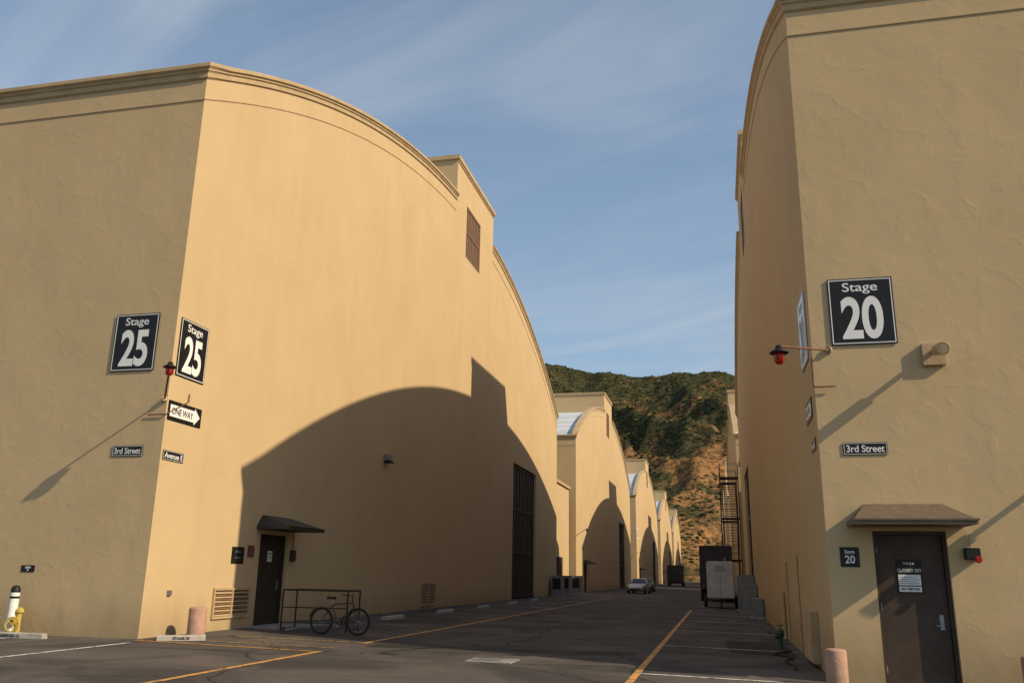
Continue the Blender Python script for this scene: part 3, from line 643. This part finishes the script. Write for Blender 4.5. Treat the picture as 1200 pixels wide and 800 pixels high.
truck(-7.9, 172, math.radians(90), TRUCKB, WHITE, 2.9, 3.8, 6.5)
truck(-.15, 73, math.radians(90), TRUCKB, BLACK, 2.5, 4.2, 5.0)
mb = MB(); T = Matrix.Translation((.1, 57, g(.1))) @ Matrix.Diagonal((1.15, 1.15, 1.15, 1))
mb.box(-.7, .7, -1.2, 1.2, .5, 2.4, mat("trailer_white", (.68, .66, .62), .5, .2, 2), T, .05); mb.box(-.72, .72, -1.3, 1.3, .40, .5, BLACK, T, .02)
for k in range(4): mb.box(-.25, .25, -1.215, -1.2, 1.9 + k * .08, 1.93 + k * .08, GREY, T)
mb.box(-.012, .012, -1.208, -1.2, .6, 1.8, GREY, T)
for s_ in (-1, 1): mb.cyl((s_ * .72, .2, .32), (s_ * .88, .2, .32), .32, RUBBER, T, 20); mb.cyl((s_ * .87, .2, .32), (s_ * .89, .2, .32), .16, GALV, T, 12)
mb.path([(-.5, -1.3, .45), (0, -2.3, .45)], .04, BLACK, T); mb.path([(.5, -1.3, .45), (0, -2.3, .45), (0, -2.3, 0)], .04, BLACK, T); mb.cyl((.3, .3, 2.4), (.3, .3, 2.62), .06, GREY, T); mb.obj("generator_trailer")
for (yy, hh, dd_) in ((49.5, 1.5, .8), (52, 2.0, .95), (43, .9, .5)):
    mb = MB(); xw = XR - .04; z0 = g(xw)
    T = Matrix.Translation((0, 0, z0))
    mb.box(xw - dd_, xw, yy, yy + 1.3, .08, hh, GREY, T, .02); mb.box(xw - .07 - dd_, xw + .03, yy - .08, yy + 1.38, 0, .08, CONC, T)
    mb.box(xw - .005 - dd_, xw - dd_, yy + .62, yy + .65, .12, hh - .05, BLACK, T); mb.box(xw + .04 - dd_, xw - .06, yy - .012, yy, .3, hh - .2, GREY, T); mb.obj("electrical_cabinet")
for (xx, yy) in ((-12.2, 71.5), (-12.0, 76), (-11.9, 66)):
    mb = MB(); mb.box(xx - .4, xx + .4, yy, yy + 1.2, .1, 1.5, GREY, None, .03); mb.box(xx - .45, xx + .45, yy - .05, yy + 1.25, 0, .1, CONC); mb.box(xx - .3, xx + .3, yy - .01, yy, .5, 1.3, BLACK); mb.obj("electrical_cabinet")
# metal stair tower
mb = MB(); xa, xb, ya, yb = .45, 1.85, 71.0, 76.5; TZ = Matrix.Translation((0, 0, g(1)))
for z in (3.2, 6.4, 9.6):
    mb.box(xa, xb, ya, ya + 1.4, z - .1, z, STEEL, TZ); mb.box(xa, xb, yb - 1.4, yb, z - .1, z, STEEL, TZ)
    for (p_, q_) in (((xa, ya), (xb, ya)), ((xa, ya), (xa, yb)), ((xa, yb), (xb, yb))):
        mb.cyl((*p_, z + 1.05), (*q_, z + 1.05), .02, STEEL, TZ, 6); mb.cyl((*p_, z + .5), (*q_, z + .5), .014, STEEL, TZ, 6)
for xx in (xa, xb):
    for yy in (ya, yb): mb.box(xx - .035, xx + .035, yy - .035, yy + .035, 0, 10.6, STEEL, TZ)
for i, z in enumerate((0, 3.2, 6.4)):
    s0, s1 = (ya + 1.4, yb - 1.4) if i % 2 == 0 else (yb - 1.4, ya + 1.4)
    for xx in (xa + .15, xb - .15): mb.cyl((xx, s0, z), (xx, s1, z + 3.2), .05, STEEL, TZ, 6)
    for k in range(1, 15): mb.box(xa + .15, xb - .15, s0 + (s1 - s0) * k / 15 - .1, s0 + (s1 - s0) * k / 15 + .1, z + 3.2 * k / 15 - .012, z + 3.2 * k / 15 + .012, STEEL, TZ)
mb.obj("metal_staircase")
mb = MB(); mb.box(141.5, 143.4, 7.3, 9.2, .02, .05, WHITE, ML); text(mb, "22", ML, 142.45, 8.2, 1.4, BLACK, .8, .02, n=.05); mb.obj("stage_sign")

# ------------------------------------------------------------------ hill
def ridge(q):
    pts = [(-1.2, .20), (-.6, .245), (-.3, .262), (-.19, .254), (-.13, .236), (-.07, .229), (-.03, .233), (.0, .236), (.035, .228), (.2, .21), (.6, .25), (1.2, .2)]
    for a, b in zip(pts[:-1], pts[1:]):
        if a[0] <= q <= b[0]:
            t = (q - a[0]) / (b[0] - a[0]); t = t * t * (3 - 2 * t); return a[1] + (b[1] - a[1]) * t
    return .2
def hz(x, y):
    yr = 760.0; t = (y - 360) / (yr - 360)
    H_ = ridge(x / yr) * yr
    b = max(0, min(1, t)); base = H_ * (b ** 1.12) if t <= 1 else H_ * (1 - .35 * ((t - 1)) ** 1.4)
    e = min(1, max(0, t * 3))
    rid = 1 - abs(noise.noise(Vector(((x + y * .55) / 60, (y) / 200, 2.1)))) * 2
    gg = (rid - .6) * 29 * e * (1 - .8 * max(0, min(1, (t - .6) / .4)) if t < 1 else .2)
    r2_ = 1 - abs(noise.noise(Vector(((x - y * .3) / 22, y / 60, 9.7)))) * 2
    gg += (r2_ - .6) * 5 * e * (1 if t < .75 else .5)
    gg += noise.noise(Vector((x / 28, y / 40, 5))) * 5 * e * (1 if t < .75 else .4) + noise.noise(Vector((x / 8, y / 10, 8))) * 1.8 * e
    return base + gg - (2 if y < 365 else 0)
xs_ = [-1000, -850, -700, -600, -500, -420, -360, -310, -270] + [-240 + 2.0 * i for i in range(171)] + [130, 170, 220, 300, 400, 550, 700, 850, 1000]
ys_ = [350 + 2.6 * i for i in range(170)] + [800, 830, 870, 930, 1000, 1100, 1250]
vs = [(x, y, hz(x, y)) for y in ys_ for x in xs_]; nx = len(xs_)
fs = [(j * nx + i, j * nx + i + 1, (j + 1) * nx + i + 1, (j + 1) * nx + i) for j in range(len(ys_) - 1) for i in range(nx - 1)]
HM = D.materials.new("hill_soil"); HM.use_nodes = True; t = HM.node_tree; b = t.nodes['Principled BSDF']; b.inputs['Roughness'].default_value = 1; b.inputs['Specular IOR Level'].default_value = .05
tc = t.nodes.new('ShaderNodeTexCoord')
def hn(s, d, r=.5, dist=0):
    n = t.nodes.new('ShaderNodeTexNoise'); n.inputs['Scale'].default_value = s; n.inputs['Detail'].default_value = d; n.inputs['Roughness'].default_value = r; n.inputs['Distortion'].default_value = dist
    t.links.new(tc.outputs['Object'], n.inputs['Vector'])
    return n.outputs[0]
a = hn(.020, 9, .70, .8); sp = t.nodes.new('ShaderNodeSeparateXYZ'); t.links.new(tc.outputs['Object'], sp.inputs[0])
zr = t.nodes.new('ShaderNodeMapRange'); zr.inputs[1].default_value = 60; zr.inputs[2].default_value = 160; zr.inputs[3].default_value = -.015; zr.inputs[4].default_value = .105; t.links.new(sp.outputs[2], zr.inputs[0])
am = t.nodes.new('ShaderNodeMath'); am.operation = 'ADD'; t.links.new(a, am.inputs[0]); t.links.new(zr.outputs[0], am.inputs[1])
rp = t.nodes.new('ShaderNodeValToRGB'); e = rp.color_ramp.elements
e[0].position = .38; e[0].color = (.31, .16, .068, 1); e[1].position = .62; e[1].color = (.05, .052, .025, 1)
k = e.new(.50); k.color = (.21, .12, .055, 1); k = e.new(.53); k.color = (.085, .073, .036, 1)
t.links.new(am.outputs[0], rp.inputs[0])
f = hn(.28, 6, .78); mxx = t.nodes.new('ShaderNodeMixRGB'); mxx.blend_type = 'MULTIPLY'; mxx.inputs[0].default_value = .9
fr = t.nodes.new('ShaderNodeValToRGB'); fr.color_ramp.elements[0].position = .44; fr.color_ramp.elements[0].color = (.24, .29, .25, 1); fr.color_ramp.elements[1].position = .55; fr.color_ramp.elements[1].color = (1.15, 1.1, 1, 1)
t.links.new(f, fr.inputs[0]); t.links.new(rp.outputs[0], mxx.inputs[1]); t.links.new(fr.outputs[0], mxx.inputs[2]); t.links.new(mxx.outputs[0], b.inputs['Base Color'])
mb = MB(); mb.add(vs, fs, HM, None, True); mb.obj("hill", fixn=False)
SCR = mat("scrub_foliage", (.08, .078, .035), 1, .5, .08, spec=.05, col2=(.032, .04, .019))
SCR2 = mat("dry_scrub", (.20, .13, .06), 1, .4, .08, spec=.05)
ico = bmesh.new(); bmesh.ops.create_icosphere(ico, subdivisions=1, radius=1); iv = [v.co.copy() for v in ico.verts]; fi = [[v.index for v in f_.verts] for f_ in ico.faces]; ico.free()
mb = MB(); cnt = 0
while cnt < 5200:
    y = random.uniform(380, 775); x = random.uniform(-.26, .07) * y
    dn = noise.noise(Vector((x / 30, y / 45, 3.3))) * 1.3 + (y - 570) / 560
    if dn + random.uniform(-.35, .35) < .0: continue
    s_ = random.uniform(.4, 1.4) * (1.3 if random.random() < .1 else 1); z = hz(x, y)
    mb.add([(x + v.x * s_ * random.uniform(.7, 1.3), y + v.y * s_ * random.uniform(.7, 1.3), z + .1 * s_ + v.z * s_ * random.uniform(.4, .8)) for v in iv], fi, SCR if random.random() < .78 else SCR2)
    cnt += 1
mb.obj("hillside_scrub", fixn=False)
TRUNK = mat("bark", (.10, .07, .05), .95, .3, 8); LEAF = mat("leaves", (.07, .09, .03), .8, .5, 1.5)
def tree(x, y, h, r):
    p = empty("tree", (x, y, 0)); mb = MB(); mb.cone((x, y, -.4), (x, y, h * .5), .25, .16, TRUNK)
    ctr = []
    for k in range(7):
        a = k * 2.4; q = (x + r * .6 * math.cos(a), y + r * .6 * math.sin(a), h * random.uniform(.6, .9)); mb.cone((x, y, h * .45), q, .11, .03, TRUNK); ctr.append(q)
    mb.obj("trunk", p); mb = MB(); ctr.append((x, y, h * .85))
    for k in range(1800):
        c = random.choice(ctr); gq = Vector((random.gauss(0, .33), random.gauss(0, .33), random.gauss(0, .28))) * r
        q = Vector(c) + gq; a_ = Vector((random.uniform(-1, 1), random.uniform(-1, 1), random.uniform(-1, 1))).normalized(); b_ = a_.orthogonal().normalized(); s_ = random.uniform(.12, .3)
        mb.add([q, q + a_ * s_, q + b_ * s_], [(0, 1, 2)], LEAF)
    mb.obj("crown", p, fixn=False)
for (x, y, h, r) in ((-13, 336, 7, 3), (-6, 340, 6, 2.6), (0, 338, 8, 3.2), (6, 342, 7, 3), (-20, 340, 8, 3)): tree(x, y, h, r)
